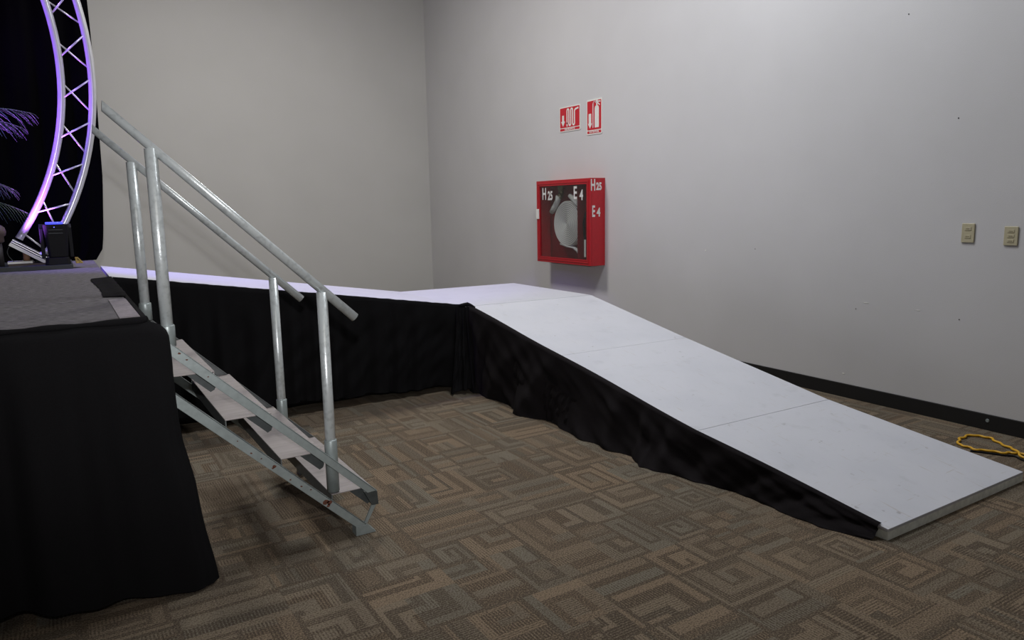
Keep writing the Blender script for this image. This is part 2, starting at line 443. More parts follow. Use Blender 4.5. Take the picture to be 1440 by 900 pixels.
# upper run from stage to landing (falls from 1.10 to 0.70)
def zr1(x): return lerp(ZS, .702, (x-XS)/(2.745-XS))
xs = [XS+.01, 1.49, 2.738]
for i, lab in enumerate(('white ramp deck board of the upper run nearest the stage', 'white ramp deck board of the upper run nearest the corner landing')):
    a, b = xs[i]+.0, xs[i+1]-.003
    rt = empty('access_ramp', ((a+b)/2, 5.85, 0), lab, 'ramp panel')
    deck_part(rt, [(a, 5.205, zr1(a)), (b, 5.205, zr1(b)), (b, 6.47, zr1(b)), (a, 6.47, zr1(a))], .055)
    P = [(a+.12, 5.65), (b-.12, 5.65), (a+.12, 6.42), (b-.12, 6.42)]
    legs(rt, P, [zr1(p[0])-.06 for p in P])
ld = empty('landing_platform', (3.36, 5.8, 0), 'white square landing platform in the corner where both ramp runs meet', 'landing')
deck_part(ld, [(2.745, 5.165, .70), (3.985, 5.105, .70), (4.0, 6.43, .70), (2.745, 6.49, .70)], .055)
P = [(2.95, 5.65), (3.86, 5.22), (3.86, 6.3), (2.9, 6.35)]; legs(ld, P, [.64]*4)
LE = [(2.770, 5.158, .699), (2.812, 3.963, .483), (2.867, 2.758, .253), (2.992, 1.708, .054)]
RE = [(3.985, 5.098, .699), (3.995, 3.945, .480), (4.040, 2.745, .251), (4.228, 1.708, .054)]
labs = ('white ramp panel sloping down directly from the corner landing', 'white middle panel of the long lower ramp between two seams', 'white bottom panel of the ramp resting its metal edge on the carpet')
for i, lab in enumerate(labs):
    a, b, c, d = [Vector(v) for v in (LE[i], RE[i], RE[i+1], LE[i+1])]
    g_ = Vector((0, -.0015, 0)); 
    rt = empty('access_ramp', tuple(((a+b+c+d)/4).xy)+(0,), lab, 'ramp panel')
    if i < 2:
        deck_part(rt, [a+g_, d-g_, c-g_, b+g_], .055)
        P = [(a.x+.12, a.y-.1), (b.x-.06, b.y-.1)]; legs(rt, P, [a.z-.09]*2)
    else:
        link('deck', prism(nb(), [a+g_, d, c, b+g_], (0, 0, -.014)), 'white', rt, bevel=.002)
        # wedge frame that lies on the carpet
        bm = nb(); z = Vector((0, 0, -.0145))
        for p, q in ((d, c),):
            bm2 = [p+z, q+z, q+z+Vector((0, .05, .009)), p+z+Vector((0, .05, .009))]
            A = [bm.verts.new(v) for v in bm2]; B = [bm.verts.new((v.x, v.y, .001)) for v in bm2]
            bm.faces.new(A); bm.faces.new(B[::-1])
            for k in range(4): bm.faces.new((A[k], B[k], B[(k+1) % 4], A[(k+1) % 4]))
        for p, q, w in ((a, d, .05), (b, c, -.05)):
            pv = [p+z, q+z+Vector((0, .052, .009)), q+z+Vector((w, .052, .009)), p+z+Vector((w, 0, 0))]
            A = [bm.verts.new(v) for v in pv]; B = [bm.verts.new((v.x, v.y, max(.001, v.z-.07))) for v in pv]
            bm.faces.new(A); bm.faces.new(B[::-1])
            for k in range(4): bm.faces.new((A[k], B[k], B[(k+1) % 4], A[(k+1) % 4]))
        link('edge_frame', bm, 'white_edge', rt)['label'] = 'pale grey metal toe edge'
        legs(rt, [(a.x+.06, a.y-.06), (b.x-.06, b.y-.06)], [.16, .16])

# ramp skirts
def skirt(top, bot, n, nt, fold_f, amp, nrm, seed, lip=None, wr=.0):
    """top(s), bot(s) -> Vector for s in 0..1; lip(s) -> inner point on the deck"""
    bm = nb(); V = []
    for i in range(n+1):
        s = i/n; T = top(s); B = bot(s); row = []
        if lip: row.append(bm.verts.new(lip(s)+Vector((0, 0, .003+.003*noise.noise(Vector((s*40, 0, seed)))))))
        ph = s*fold_f*2*math.pi+1.6*math.sin(s*9+seed)+1.0*math.sin(s*23+seed)
        fo = math.sin(ph)+.5*math.sin(ph*1.9+seed)
        for j in range(nt+1):
            t = j/nt; e = t**1.5
            p = Vector((lerp(T.x, B.x, e), lerp(T.y, B.y, e), lerp(T.z, B.z, t)))
            a = amp*min(1, t*3)
            p += Vector(nrm)*(fo*a*(.4+.6*t)+wr*noise.noise(Vector((s*26+t*5, t*4, seed)))*min(1, t*3))
            p.z = max(.003, p.z)
            row.append(bm.verts.new(p))
        V.append(row)
    for a, b in zip(V, V[1:]):
        for j in range(len(a)-1): bm.faces.new((a[j], a[j+1], b[j+1], b[j]))
    return bm
def t1(s): x = lerp(XS+.02, 2.765, s); return Vector((x, 5.19, (zr1(x) if x < 2.74 else .702)+.004))
def b1(s): x = lerp(XS+.02, 2.765, s); return Vector((x, 5.24+.0*s, interp([(0, .12), (.4, .10), (.7, .07), (1, .03)], s)+.008*math.sin(s*30)))
sku = link('ramp_skirt', skirt(t1, b1, 260, 26, 13, .016, (0, -1, 0), 1, lip=lambda s: t1(s)+Vector((0, .035, .0)), wr=.02), 'black_cloth', smooth=True)
tag(sku, 'black cloth skirt along the upper ramp run behind the steps', 'ramp skirt')
# cloth tucked back to the floor, added as the dark shade under the hem
def tb(s): v = b1(s); return Vector((v.x, v.y, v.z+.01))
def bb(s): v = b1(s); return Vector((v.x, v.y+.26, .004))
link('tucked_shade_hem', skirt(tb, bb, 120, 6, 13, .01, (0, -1, 0), 4), 'black_cloth', sku, smooth=True)
HEM = [(5.30, 2.70), (5.20, 2.76), (5.10, 2.775), (4.85, 2.84), (4.63, 2.86), (4.54, 2.87), (4.45, 2.80), (4.38, 2.71), (4.297, 2.70), (4.194, 2.71), (4.10, 2.78), (4.026, 2.82), (3.738, 2.755), (3.476, 2.755),
       (3.126, 2.785), (3.019, 2.715), (2.818, 2.785), (2.532, 2.845), (2.368, 2.885), (2.197, 2.865), (1.965, 2.865), (1.847, 2.905), (1.742, 2.950)]
HEM2 = sorted(HEM)
def redge(y):
    for a, b in zip(LE, LE[1:]):
        if b[1] <= y <= a[1]:
            t = (a[1]-y)/(a[1]-b[1]); return lerp(a[0], b[0], t), lerp(a[2], b[2], t)
    return (LE[0][0], LE[0][2]) if y > LE[0][1] else (LE[-1][0], LE[-1][2])
YT = lambda s: lerp(5.19, 1.745, s)
def t2(s): x, z = redge(YT(s)); return Vector((x-.012, YT(s), z+.006))
def b2(s): y = YT(s); return Vector((min(redge(y)[0]-.014, interp(HEM2, y)), y, .004))
def l2(s): x, z = redge(YT(s)); w = .020+.006*math.sin(s*17); return Vector((x+w, YT(s), z+.007))
def ramp_skirt2():
    bm = nb(); V = []; n, nt = 420, 26; 
    for i in range(n+1):
        s = i/n; T, B = t2(s), b2(s); H = max(.02, T.z-B.z); row = [bm.verts.new(l2(s))]
        for j in range(nt+1):
            t = j/nt
            e = interp([(0, 0), (.3, .10), (.6, .32), (.85, .72), (1, 1)], t)
            p = Vector((lerp(T.x, B.x, e), T.y, lerp(T.z, B.z, t)))
            k = min(1, H/.35)
            a = (.006+.020*k)*min(1, t*3)
            ph = s*2*math.pi*9+2.4*math.sin(s*9)+1.4*math.sin(s*21)+t*(3.5+3*math.sin(s*8))
            w = math.sin(ph)+.35*math.sin(ph*2.1+2)
            nzv = noise.noise(Vector((s*24-t*3.5, t*3*k, 3)))
            p.x -= a*(w*.5+1.1*nzv+.35)
            p.y += .02*k*t*noise.noise(Vector((s*40, t*3, 9)))
            p.z = max(.003, p.z+(.006*nzv if t > .9 else 0))
            p.x = min(p.x, redge(p.y)[0]-.008)
            row.append(bm.verts.new(p))
        V.append(row)
    for a, b in zip(V, V[1:]):
        for j in range(len(a)-1): bm.faces.new((a[j], a[j+1], b[j+1], b[j]))
    return bm
skl = link('ramp_skirt', ramp_skirt2(), 'black_cloth_warm', smooth=True)
tag(skl, 'black cloth skirt bunched on the carpet along the long lower ramp', 'ramp skirt')
# gathered knot of cloth at the landing corner
def knot():
    bm = nb(); pts = [(2.70, 5.185, .707), (2.735, 5.18, .709), (2.768, 5.165, .714), (2.79, 5.15, .706), (2.80, 5.10, .695)]
    tube(bm, pts, [.012, .017, .019, .014, .006], 8); return bm
link('gathered_corner', knot(), 'black_cloth', skl, smooth=True)
def corner_fall():
    # loose fold hanging off the landing corner
    T = lambda s: Vector((lerp(2.66, 2.80, s), lerp(5.17, 5.10, s), .70))
    B = lambda s: Vector((lerp(2.56, 2.86, s), lerp(5.10, 4.98, s), .012+.03*math.sin(s*math.pi)))
    return skirt(T, B, 50, 26, 2.5, .022, (-.4, -1, 0), 6, wr=.03)
link('loose_fold', corner_fall(), 'black_cloth', skl, smooth=True)
def bulge():
    # big loose loop of cloth lying out on the carpet
    T = lambda s: Vector((redge(lerp(4.50, 3.72, s))[0]-.02, lerp(4.50, 3.72, s), redge(lerp(4.5, 3.72, s))[1]*lerp(.75, .5, s)))
    def B(s):
        y = lerp(4.46, 3.70, s); x = interp([(0, 2.88), (.08, 2.79), (.16, 2.745), (.32, 2.745), (.5, 2.80), (1, 2.77)], s); return Vector((x, y, .006))
    return skirt(T, B, 70, 22, 2.2, .012, (-1, 0, 0), 8, wr=.03)
link('loose_fold', bulge(), 'black_cloth_warm', skl, smooth=True)

# ------------------------------------------------------------------ steps
st = empty('portable_steps', (.75, 3.58, 0), 'grey metal four tread steps with two handrails beside the carpeted stage', 'steps')
YN0, YN1 = 3.095, 3.125; YF0, YF1 = 4.035, 4.06
def sz(x): return .996-.972*(x-.327)     # top line of the upper side rails
for (y0, y1) in ((YN0, YN1), (YF0, YF1)):
    bm = nb(); xa = .262
    pts = [(xa, y0, sz(xa)), (1.151, y0, .195), (1.105, y0, .193), (xa, y0, sz(xa)-.055)]
    prism(bm, pts, (0, .005, 0))
    # inward flange on the upper edge
    fy = .03 if y0 < 3.5 else -.02
    prism(bm, [(xa, y0, sz(xa)), (1.151, y0, .195), (1.149, y0, .190), (xa, y0, sz(xa)-.005)], (0, fy, 0))
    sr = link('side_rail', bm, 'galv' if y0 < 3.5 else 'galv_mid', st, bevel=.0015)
    # bent end plate closing the rail, with the strut down to the foot
    bm = nb(); prism(bm, [(1.09, y0+.002, .199), (1.152, y0+.002, .195), (1.156, y0+.002, .126), (1.124, y0+.002, .128)], (0, .028, 0))
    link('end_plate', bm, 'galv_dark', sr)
    bm = nb(); prism(bm, [(1.128, y0+.01, .132), (1.152, y0+.01, .132), (1.100, y0+.01, .044), (1.084, y0+.01, .044)], (0, .008, 0))
    link('strut', bm, 'galv', sr)
    bm = nb(); prism(bm, [(.27, y0-.012, .852), (1.088, y0-.012, .047), (1.036, y0-.012, .047), (.27, y0-.012, .793)], (0, .006, 0))
    prism(bm, [(.27, y0-.012, .852), (1.088, y0-.012, .047), (1.082, y0-.012, .047), (.27, y0-.012, .846)], (0, .032, 0))
    lb = link('lower_brace', bm, 'galv', st, bevel=.0015)
    bm = nb(); prism(bm, [(1.036, y0-.013, .001), (1.130, y0-.013, .001), (1.130, y0-.013, .006), (1.090, y0-.013, .046), (1.036, y0-.013, .048)], (0, .055, 0))
    link('foot', bm, 'galv', lb, bevel=.001)
    if y0 < 3.5:
        rn = random.Random(3)
        for (px, w) in ((.60, .006), (.685, .007), (.69, .010), (.755, .005), (.80, .006), (.84, .005), (.905, .016), (.918, .014), (.915, .012), (.36, .007), (.385, .006), (.46, .004), (.64, .004), (.55, .004)):
            zc = .852-.985*(px-.27)-.03+rn.uniform(-.014, .014); pp = []
            if px < .5: zc = sz(px)-.022+rn.uniform(-.01, .01)
            yy = y0-.0128 if px >= .5 else y0-.0008
            for k in range(7):
                an = k/7*2*math.pi; rr = w*rn.uniform(.5, 1.1); pp.append((px+math.cos(an)*rr, yy, zc+math.sin(an)*rr*.8))
            link('rust_chip', prism(nb(), pp, (0, .0012, 0)), 'rust', lb if px >= .5 else sr)
for k in range(4):
    dx, dz = .215*k, -.2135*k; xb, xf, z = .300+dx, .490+dx, .852+dz
    bm = box(nb(), xb, xf, 3.128, 4.03, z-.005, z)
    # rolled front nosing and back lip
    box(bm, xf-.006, xf, 3.128, 4.03, z-.016, z-.0051)
    tr_ = link('tread', bm, 'tread', st, bevel=.002)
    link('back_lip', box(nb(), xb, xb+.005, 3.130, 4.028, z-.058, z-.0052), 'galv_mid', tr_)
    for y0 in (3.136, 4.018):
        bm = nb(); prism(bm, [(.385+dx, y0, z-.0055), (.480+dx, y0, z-.0055), (.492+dx, y0, z-.065), (.486+dx, y0, z-.080), (.470+dx, y0, z-.088)], (0, .006, 0))
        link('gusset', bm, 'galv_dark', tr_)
def handrail(y, side):
    top = nb(); a = Vector((.186, y, 1.893)); b = Vector((1.108, y, 1.012))
    d = (b-a).normalized(); n = 10; tube(top, [a, b], .0205, 18)
    # mitred vertical cut at the upper end
    for v in top.verts:
        if (v.co-a).length < .03: v.co.x = a.x-.004+(v.co.x-a.x)*.15; v.co.z = a.z+(v.co.z-a.z)*1.35
    hr = link('handrail', top, 'rail', st, smooth=False)
    for p in hr.data.polygons: p.use_smooth = len(p.vertices) == 4
    for x, zb in ((.332, sz(.332)-.02 if side else sz(.332)-.02), (.962, .218)):
        zt = a.z+(x-a.x)*(b.z-a.z)/(b.x-a.x)-.012
        link('post', tube(nb(), [(x, y, zb), (x, y, zt)], .0232, 18), 'rail', hr, smooth=True)
        zs = zb+(.085 if x < .5 else .245)
        bm = tube(nb(), [(x, y, zb-.0), (x, y, zs-.004), (x, y, zs)], [.0285, .0285, .0265], 18)
        link('post_socket', bm, 'galv', hr, smooth=True)
handrail(3.152, 0); handrail(4.008, 1)

# ------------------------------------------------------------------ backdrop, truss and stage gear
def backdrop():
    bm = nb(); V = []; n = 260; Yc = 7.27
    def xe(z): return interp([(1.1, .255), (1.13, .305), (1.32, .334), (1.8, .372), (2.39, .386), (2.96, .394), (4.7, .385)], z)
    for i in range(n+1):
        s = i/n; row = []
        for j in range(41):
            z = lerp(4.7, 1.103, j/40); x = lerp(-3.9, xe(z), s)
            w = math.sin(s*100+1.5*math.sin(s*13))+.4*math.sin(s*231)
            row.append(bm.verts.new((x, Yc+.014*w*(1 if s < .98 else .3), z+(.012*w if j == 40 and s < .97 else 0)*.0)))
        V.append(row)
    for a, b in zip(V, V[1:]):
        for j in range(40): bm.faces.new((a[j], a[j+1], b[j+1], b[j]))
    return bm
bd = link('backdrop_curtain', backdrop(), 'backdrop', smooth=True)
tag(bd, 'tall black backdrop curtain hanging at the back of the stage', 'curtain')
pf = empty('curtain_stand', (-1.8, 7.36, 0), 'black pipe stand holding up the backdrop curtain behind the stage', 'stand')
link('crossbar', tube(nb(), [(-3.9, 7.272, 4.72), (.33, 7.272, 4.72)], .022), 'black_plastic', pf, smooth=True)
for x in (-3.8, .18): link('upright', tube(nb(), [(x, 7.37, 0), (x, 7.37, 4.70), (x, 7.28, 4.72)], .02), 'black_plastic', pf, smooth=True)

TC = Vector((-2.1, 6.50, 2.57)); RO, RI = 2.43, 2.23
def tp(R, deg, y=0): a = math.radians(deg); return Vector((TC.x+R*math.cos(a), TC.y+y, TC.z+R*math.sin(a)))
tr_ = empty('arch_truss', (TC.x, TC.y, 1.13), 'round silver ladder truss lit violet in front of the black backdrop', 'truss')
A0, A1 = -34.2, 214.2
for R, nm, a0, a1 in ((RI, 'inner_chord', A0+.3, A1-.3), (RO, 'outer_chord', A0, A1)):
    bm = nb(); tube(bm, [tp(R, lerp(a0, a1, k/110)) for k in range(111)], .0255, 16, fixed=(0, 1, 0)); link(nm, bm, 'alu', tr_, smooth=True)
k = 0; a = -2.6-7.5*4
while a < 212:
    i0, o0 = a, a-4.9
    if o0 > A0+.5 or True:
        p, q = tp(RI, max(i0, A0+.5), .012), tp(RO, max(o0, A0+.5), .012)
        if i0 > A0: link('brace', tube(nb(), [p, q], .0062, 8), 'alu', tr_, smooth=True)
        p, q = tp(RI, a-3.2, -.012), tp(RO, a+1.1, -.012)
        if a-3.2 > A0: link('brace', tube(nb(), [p, q], .0062, 8), 'alu', tr_, smooth=True)
    a += 7.5
def foot_base(mirror=False):
    mxv = (lambda x: 2*TC.x-x) if mirror else (lambda x: x)
    bs = empty('truss_foot', (mxv(-.18), 6.50, 1.133), 'small hinged silver foot plate under the far end of the truss' if mirror else 'hinged silver foot plate under the lower end of the round truss', 'truss foot')
    # coupling plates square to the chords
    p, q = tp(RI-.03, A0-.25), tp(RO+.03, A0-.25); d = (q-p).normalized(); n_ = Vector((d.z, 0, -d.x))
    def pl(o0, o1, y0, y1, m, nm, dd0=0, dd1=0):
        pts = [p+d*dd0-n_*o0, q-d*dd1-n_*o0, q-d*dd1-n_*o1, p+d*dd0-n_*o1]
        pts = [Vector((mxv(v.x), y0, v.z)) for v in pts]
        return link(nm, prism(nb(), pts, (0, y1-y0, 0)), m, bs, bevel=.001)
    sgn = 1 if (p-n_*.1-TC).length > (p-TC).length else 1
    s_ = -1 if n_.z < 0 else 1
    for o0, o1, m in ((.002, .008, 'alu'), (.016, .022, 'alu'), (.028, .052, 'sign_white')):
        pl(s_*o0, s_*o1, 6.43, 6.57, m, 'coupling_plate')
    link('bottom_plate', box(nb(), min(mxv(-.335), mxv(-.18)), max(mxv(-.335), mxv(-.18)), 6.44, 6.58, 1.146, 1.162), 'sign_white', bs, bevel=.001)
    link('base_board', box(nb(), min(mxv(-.33), mxv(-.10)), max(mxv(-.33), mxv(-.10)), 6.42, 6.62, 1.132, 1.1455), 'wood', bs)
    link('wood_block', tube(nb(), [(mxv(-.217), 6.52, 1.162), (mxv(-.217), 6.52, 1.222)], .022, 14), 'wood_light', bs, smooth=True)
    bm = nb(); prism(bm, [(mxv(-.175), 6.45, 1.1475), (mxv(-.08), 6.45, 1.1475), (mxv(-.08), 6.45, 1.19), (mxv(-.12), 6.45, 1.205)], (0, .12, 0))
    link('hinge_block', bm, 'black_plastic', bs, bevel=.003)
    bm = nb(); lathe(bm, [(.018, 0), (.022, .006), (.022, .014), (.01, .018), (.01, .03)], (mxv(-.118), 6.45, 1.205), 'Y', 12)
    for v in bm.verts: v.co.y = 6.45-(v.co.y-6.45)
    link('clamp_bolt', bm, 'alu', bs, smooth=True)
    link('safety_cable', tube(nb(), [(mxv(lerp(-.29, -.33, math.sin(t*math.pi)*.9+.1*t)), 6.44, lerp(1.30, 1.163, t)) for t in [i/12 for i in range(13)]], .0022, 6), 'galv_dark', bs, smooth=True)
foot_base(); foot_base(True)
link_pl = tag(link('low_plinth', box(nb(), -4.0, .072, 6.28, 6.95, 1.1005, 1.132), 'black_matt', bevel=.002), 'low black board on the stage floor carrying truss foot and moving light', 'board')

# moving head light
mh = empty('moving_head_light', (-.02, 6.365, 1.132), 'black moving head stage light standing in front of the round truss', 'stage light')
def rbox(bm, cx, cy, z0, z1, w0, d0, w1, d1, n=5):
    rings = []
    for k in range(n+1):
        t = k/n; w, d, z = lerp(w0, w1, t)/2, lerp(d0, d1, t)/2, lerp(z0, z1, t); c = min(w, d)*.35; ring = []
        for sx, sy, fl in ((1, 1, 0), (-1, 1, 1), (-1, -1, 0), (1, -1, 1)):
            pts = [(w, d-c), (w-c*.3, d-c*.3), (w-c, d)]
            if fl: pts = pts[::-1]
            for (px, py) in pts: ring.append(bm.verts.new((cx+sx*px, cy+sy*py, z)))
        rings.append(ring)
    for a, b in zip(rings, rings[1:]):
        m_ = len(a)
        for i in range(m_): bm.faces.new((a[i], a[(i+1) % m_], b[(i+1) % m_], b[i]))
    bm.faces.new(rings[0][::-1]); bm.faces.new(rings[-1]); return bm
link('base', rbox(nb(), -.02, 6.36, 1.133, 1.185, .165, .13, .15, .12), 'black_plastic', mh, bevel=.003)
for s in (-1, 1):
    bm = nb(); x = -.016+s*.089
    prism(bm, [(x-.012, 6.32, 1.185), (x-.012, 6.40, 1.185), (x-.012, 6.39, 1.40), (x-.012, 6.36, 1.432), (x-.012, 6.33, 1.40)], (.024, 0, 0))
    link('yoke_arm', bm, 'black_plastic', mh, bevel=.004)
hd = link('head', rbox(nb(), -.012, 6.36, 1.187, 1.428, .125, .10, .162, .13), 'black_plastic', mh, bevel=.004)
bm = nb(); lathe(bm, [(.054, 0), (.056, .012), (.05, .016)], (-.02, 6.36, 1.428), 'Z', 24); link('lens', bm, 'lens_blue', hd, smooth=True)
bm = nb()
for z in (1.385, 1.36): box(bm, -.06, .03, 6.293, 6.297, z, z+.006)
link('cooling_slots', bm, 'black_matt', hd)
link('status_light', box(nb(), -.025, -.018, 6.290, 6.294, 1.405, 1.410), 'lens_blue', hd)

ys = nb()
prism(ys, [(.088, 6.36, 1.172), (.108, 6.35, 1.172), (.140, 6.33, 1.134), (.092, 6.33, 1.134)], (0, .10, .004))
tag(link('yellow_strap', ys, 'yellow_dull', bevel=.003), 'folded yellow webbing strap lying at the end of the black board', 'strap')

# wooden post with rounded cap at the frame's left edge
wp = empty('wooden_post', (-.35, 6.42, 1.132), 'dark brown wooden post with a rounded cap left of the truss', 'post')
bm = nb(); lathe(bm, [(.02, 0), (.02, .17)], (-.37, 6.40, 1.133), 'Z', 16); link('shaft', bm, 'pot', wp, smooth=True)
bm = nb(); lathe(bm, [(.022, .17), (.036, .18), (.036, .215), (.048, .225), (.053, .25), (.046, .28), (.025, .297), (.006, .302)], (-.37, 6.40, 1.133), 'Z', 20); link('cap', bm, 'wood', wp, smooth=True)

# palm in a pot
pm = empty('potted_palm', (-.85, 6.62, 1.132), 'feathery potted palm at the left edge tinted blue by the stage lights', 'plant')
bm = nb(); lathe(bm, [(.14, 0), (.16, .05), (.19, .30), (.205, .31), (.205, .34), (.18, .34), (.17, .31)], (-.85, 6.62, 1.133), 'Z', 28); link('pot', bm, 'pot', pm, smooth=True)
link('stem', tube(nb(), [(-.85, 6.62, 1.4), (-.84, 6.59, 1.75), (-.82, 6.57, 2.0)], [.035, .03, .02], 12), 'bark', pm, smooth=True)
rp = random.Random(5)
def frond(ang, L, rise, z0, x0=-.83, y0=6.57, drop=.5):
    bm = nb(); P = []
    dx, dy = math.cos(ang), math.sin(ang)
    for k in range(25):
        t = k/24; P.append(Vector((x0+dx*L*t, y0+dy*L*t, z0+rise*math.sin(min(1, t*1.15)*math.pi/2)-drop*t*t*t)))
    tube(bm, P, [lerp(.007, .002, k/24) for k in range(25)], 6)
    for k in range(3, 25):
        t = k/24; p = P[k]; tan = (P[k]-P[k-1]).normalized(); side = tan.cross(Vector((0, 0, 1))).normalized()
        ln = .26*math.sin(math.pi*min(1, t*.9+.08))**.6*(L/.85)
        for s in (-1, 1):
            prev = None
            d = (side*s*.75+tan*.75).normalized(); droop = rp.uniform(.4, .8)
            for q in range(5):
                u_ = q/4; c = p+d*ln*u_+Vector((0, 0, -droop*ln*u_*u_)); w = .0032*(1-u_)+.0006
                e = [bm.verts.new(c+tan*w), bm.verts.new(c-tan*w)]
                if prev: bm.faces.new((prev[0], prev[1], e[1], e[0]))
                prev = e
    return link('frond', bm, 'leaf', pm, smooth=True)
frond(-.10, .76, .26, 2.03, drop=.06); frond(-.2, .70, .22, 2.0, drop=.10)
frond(-.3, .62, .04, 1.76, drop=.12); frond(-.1, .66, .02, 1.63, drop=.14); frond(.3, .5, .05, 1.85, drop=.2)
for k in range(8): frond(.9+k*.62, rp.uniform(.35, .45), rp.uniform(.25, .45), 2.0, drop=rp.uniform(.15, .35))

# ------------------------------------------------------------------ fire point on the right wall
def text_mesh(s, size, m, parent, name, origin, xd, yd, sx=1.0, bold=.0, depth=.0006, align='CENTER', stencil=False):
    cu = bpy.data.curves.new('t', 'FONT'); cu.body = s; cu.size = size; cu.align_x = align; cu.align_y = 'CENTER'
    cu.extrude = depth; cu.offset = bold; cu.resolution_u = 3
    ob = bpy.data.objects.new('t', cu); COL.objects.link(ob)
    dg = bpy.context.evaluated_depsgraph_get(); me = bpy.data.meshes.new_from_object(ob.evaluated_get(dg))
    bpy.data.objects.remove(ob); bpy.data.curves.remove(cu)
    X, Y = Vector(xd), Vector(yd); Z = X.cross(Y)
    for v in me.vertices:
        v.co = Vector(origin)+X*v.co.x*sx+Y*v.co.y+Z*v.co.z
    me.materials.clear(); me.materials.append(M[m]); me.name = name
    o = bpy.data.objects.new(name, me); COL.objects.link(o)
    o.parent = parent; o.matrix_parent_inverse = Matrix.Translation(-Vector(parent_world(parent)))
    return o
WX, WYv = (0, -1, 0), (0, 0, 1)       # reading direction on the right wall
cb = empty('fire_hose_cabinet', (XW-.1, 6.685, .843), 'red metal fire hose cabinet with a glass door on the grey wall', 'cabinet')
CX0, CX1, CY0, CY1, CZ0, CZ1 = 4.835, XW-.0015, 6.175, 7.195, .843, 1.775
bm = nb(); w = .006
box(bm, CX1-w, CX1, CY0, CY1, CZ0, CZ1)
box(bm, CX0, CX1-w, CY0, CY0+w, CZ0, CZ1); box(bm, CX0, CX1-w, CY1-w, CY1, CZ0, CZ1)
box(bm, CX0, CX1-w, CY0+w, CY1-w, CZ0, CZ0+w); box(bm, CX0, CX1-w, CY0+w, CY1-w, CZ1-w, CZ1)
link('casing', bm, 'red', cb)
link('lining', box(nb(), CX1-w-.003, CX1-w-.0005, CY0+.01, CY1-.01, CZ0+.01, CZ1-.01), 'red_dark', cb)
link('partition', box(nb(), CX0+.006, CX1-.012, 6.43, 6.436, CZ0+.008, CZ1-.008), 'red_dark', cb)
# door: stepped frame, glass and pull
bm = nb(); fx0, fx1 = 4.815, 4.8345
def ring_frame(bm, x0, x1, y0, y1, z0, z1, w):
    box(bm, x0, x1, y0, y1, z1-w, z1); box(bm, x0, x1, y0, y1, z0, z0+w)
    box(bm, x0, x1, y0, y0+w, z0+w, z1-w); box(bm, x0, x1, y1-w, y1, z0+w, z1-w)
ring_frame(bm, fx0, fx1, CY0, CY1, CZ0, CZ1, .062)
dr = link('door', bm, 'red', cb, bevel=.003)
bm = nb(); ring_frame(bm, fx0-.006, fx0-.0004, CY0+.026, CY1-.026, CZ0+.026, CZ1-.026, .016); ring_frame(bm, fx0-.004, fx0-.0003, CY0+.05, CY1-.05, CZ0+.05, CZ1-.05, .012)
link('door_moulding', bm, 'red', dr, bevel=.002)
link('glass_pane', box(nb(), 4.824, 4.827, CY0+.0625, CY1-.0625, CZ0+.0625, CZ1-.0625), 'glass', dr)
link('door_pull', box(nb(), 4.800, 4.8145, 7.138, 7.190, 1.34, 1.455), 'sign_white', dr, bevel=.003)['label'] = 'small white door pull'
def stencil_txt(parts, o, xd, m_par):
    for s, dx, dz, sz_, sx in parts:
        oo = Vector(o)+Vector(xd)*dx+Vector((0, 0, dz))
        text_mesh(s, sz_, 'stencil', m_par, 'lettering', oo, xd, WYv, sx=sx, bold=.0045)
stencil_txt([('H', 0, 0, .185, .62), ('25', .12, -.02, .135, .72)], (4.8225, 7.045, 1.62), WX, dr)
stencil_txt([('E', 0, 0, .19, .68), ('4', .11, -.025, .15, .8)], (4.8225, 6.45, 1.62), WX, dr)
stencil_txt([('H', 0, 0, .165, .55), ('25', .080, -.012, .105, .72)], (4.852, CY0-.0007, 1.695), (1, 0, 0), cb)
stencil_txt([('E', 0, 0, .165, .52), ('4', .068, -.010, .125, .75)], (4.858, CY0-.0007, 1.42), (1, 0, 0), cb)
# the stencilled bridges
# rolled hose
hz = empty('fire_hose', (4.93, 6.71, 1.03), 'white canvas hose rolled in a disc behind the cabinet glass', 'hose')
bm = nb(); prof = [(.002, -.034)]; r_ = .014
while r_ < .252:
    prof += [(r_-.0055, -.034), (r_-.003, -.037), (r_+.002, -.037), (r_+.0045, -.030)]; r_ += .0105
prof += [(.256, -.028), (.256, .032), (.002, .032)]
lathe(bm, prof, (4.935, 6.715, 1.285), 'X', 64); link('coil', bm, 'coil', hz, smooth=False)
bm = nb()
def ribbon(bm, pts, w, th=.006):
    pts = [Vector(p) for p in pts]; prev = None
    for i, p in enumerate(pts):
        t = (pts[min(i+1, len(pts)-1)]-pts[max(0, i-1)]).normalized(); n_ = t.cross(Vector((1, 0, 0))).normalized()*th
        x = Vector((w/2, 0, 0)); ring = [bm.verts.new(p+x+n_), bm.verts.new(p-x+n_), bm.verts.new(p-x-n_), bm.verts.new(p+x-n_)]
        if prev:
            for k in range(4): bm.faces.new((prev[k], prev[(k+1) % 4], ring[(k+1) % 4], ring[k]))
        else: bm.faces.new(ring[::-1])
        prev = ring
    bm.faces.new(prev); return bm
ribbon(bm, [(4.93, 6.85, 1.055), (4.93, 6.72, 1.03), (4.93, 6.60, 1.02), (4.93, 6.53, .985), (4.93, 6.47, .93)], .065, .009)
link('tail', bm, 'hose', hz, smooth=True)
bm = nb(); tube(bm, [(4.90, 6.87, 1.60), (4.90, 6.885, 1.55), (4.895, 6.94, 1.47), (4.89, 6.995, 1.415)], [.033, .032, .036, .030], 14); link('end_piece', bm, 'hose', hz, smooth=True)
bm = nb(); tube(bm, [(4.90, 6.65, 1.60), (4.90, 6.59, 1.565), (4.90, 6.51, 1.515), (4.90, 6.49, 1.45)], [.026, .03, .034, .028], 14); link('end_piece', bm, 'hose', hz, smooth=True)
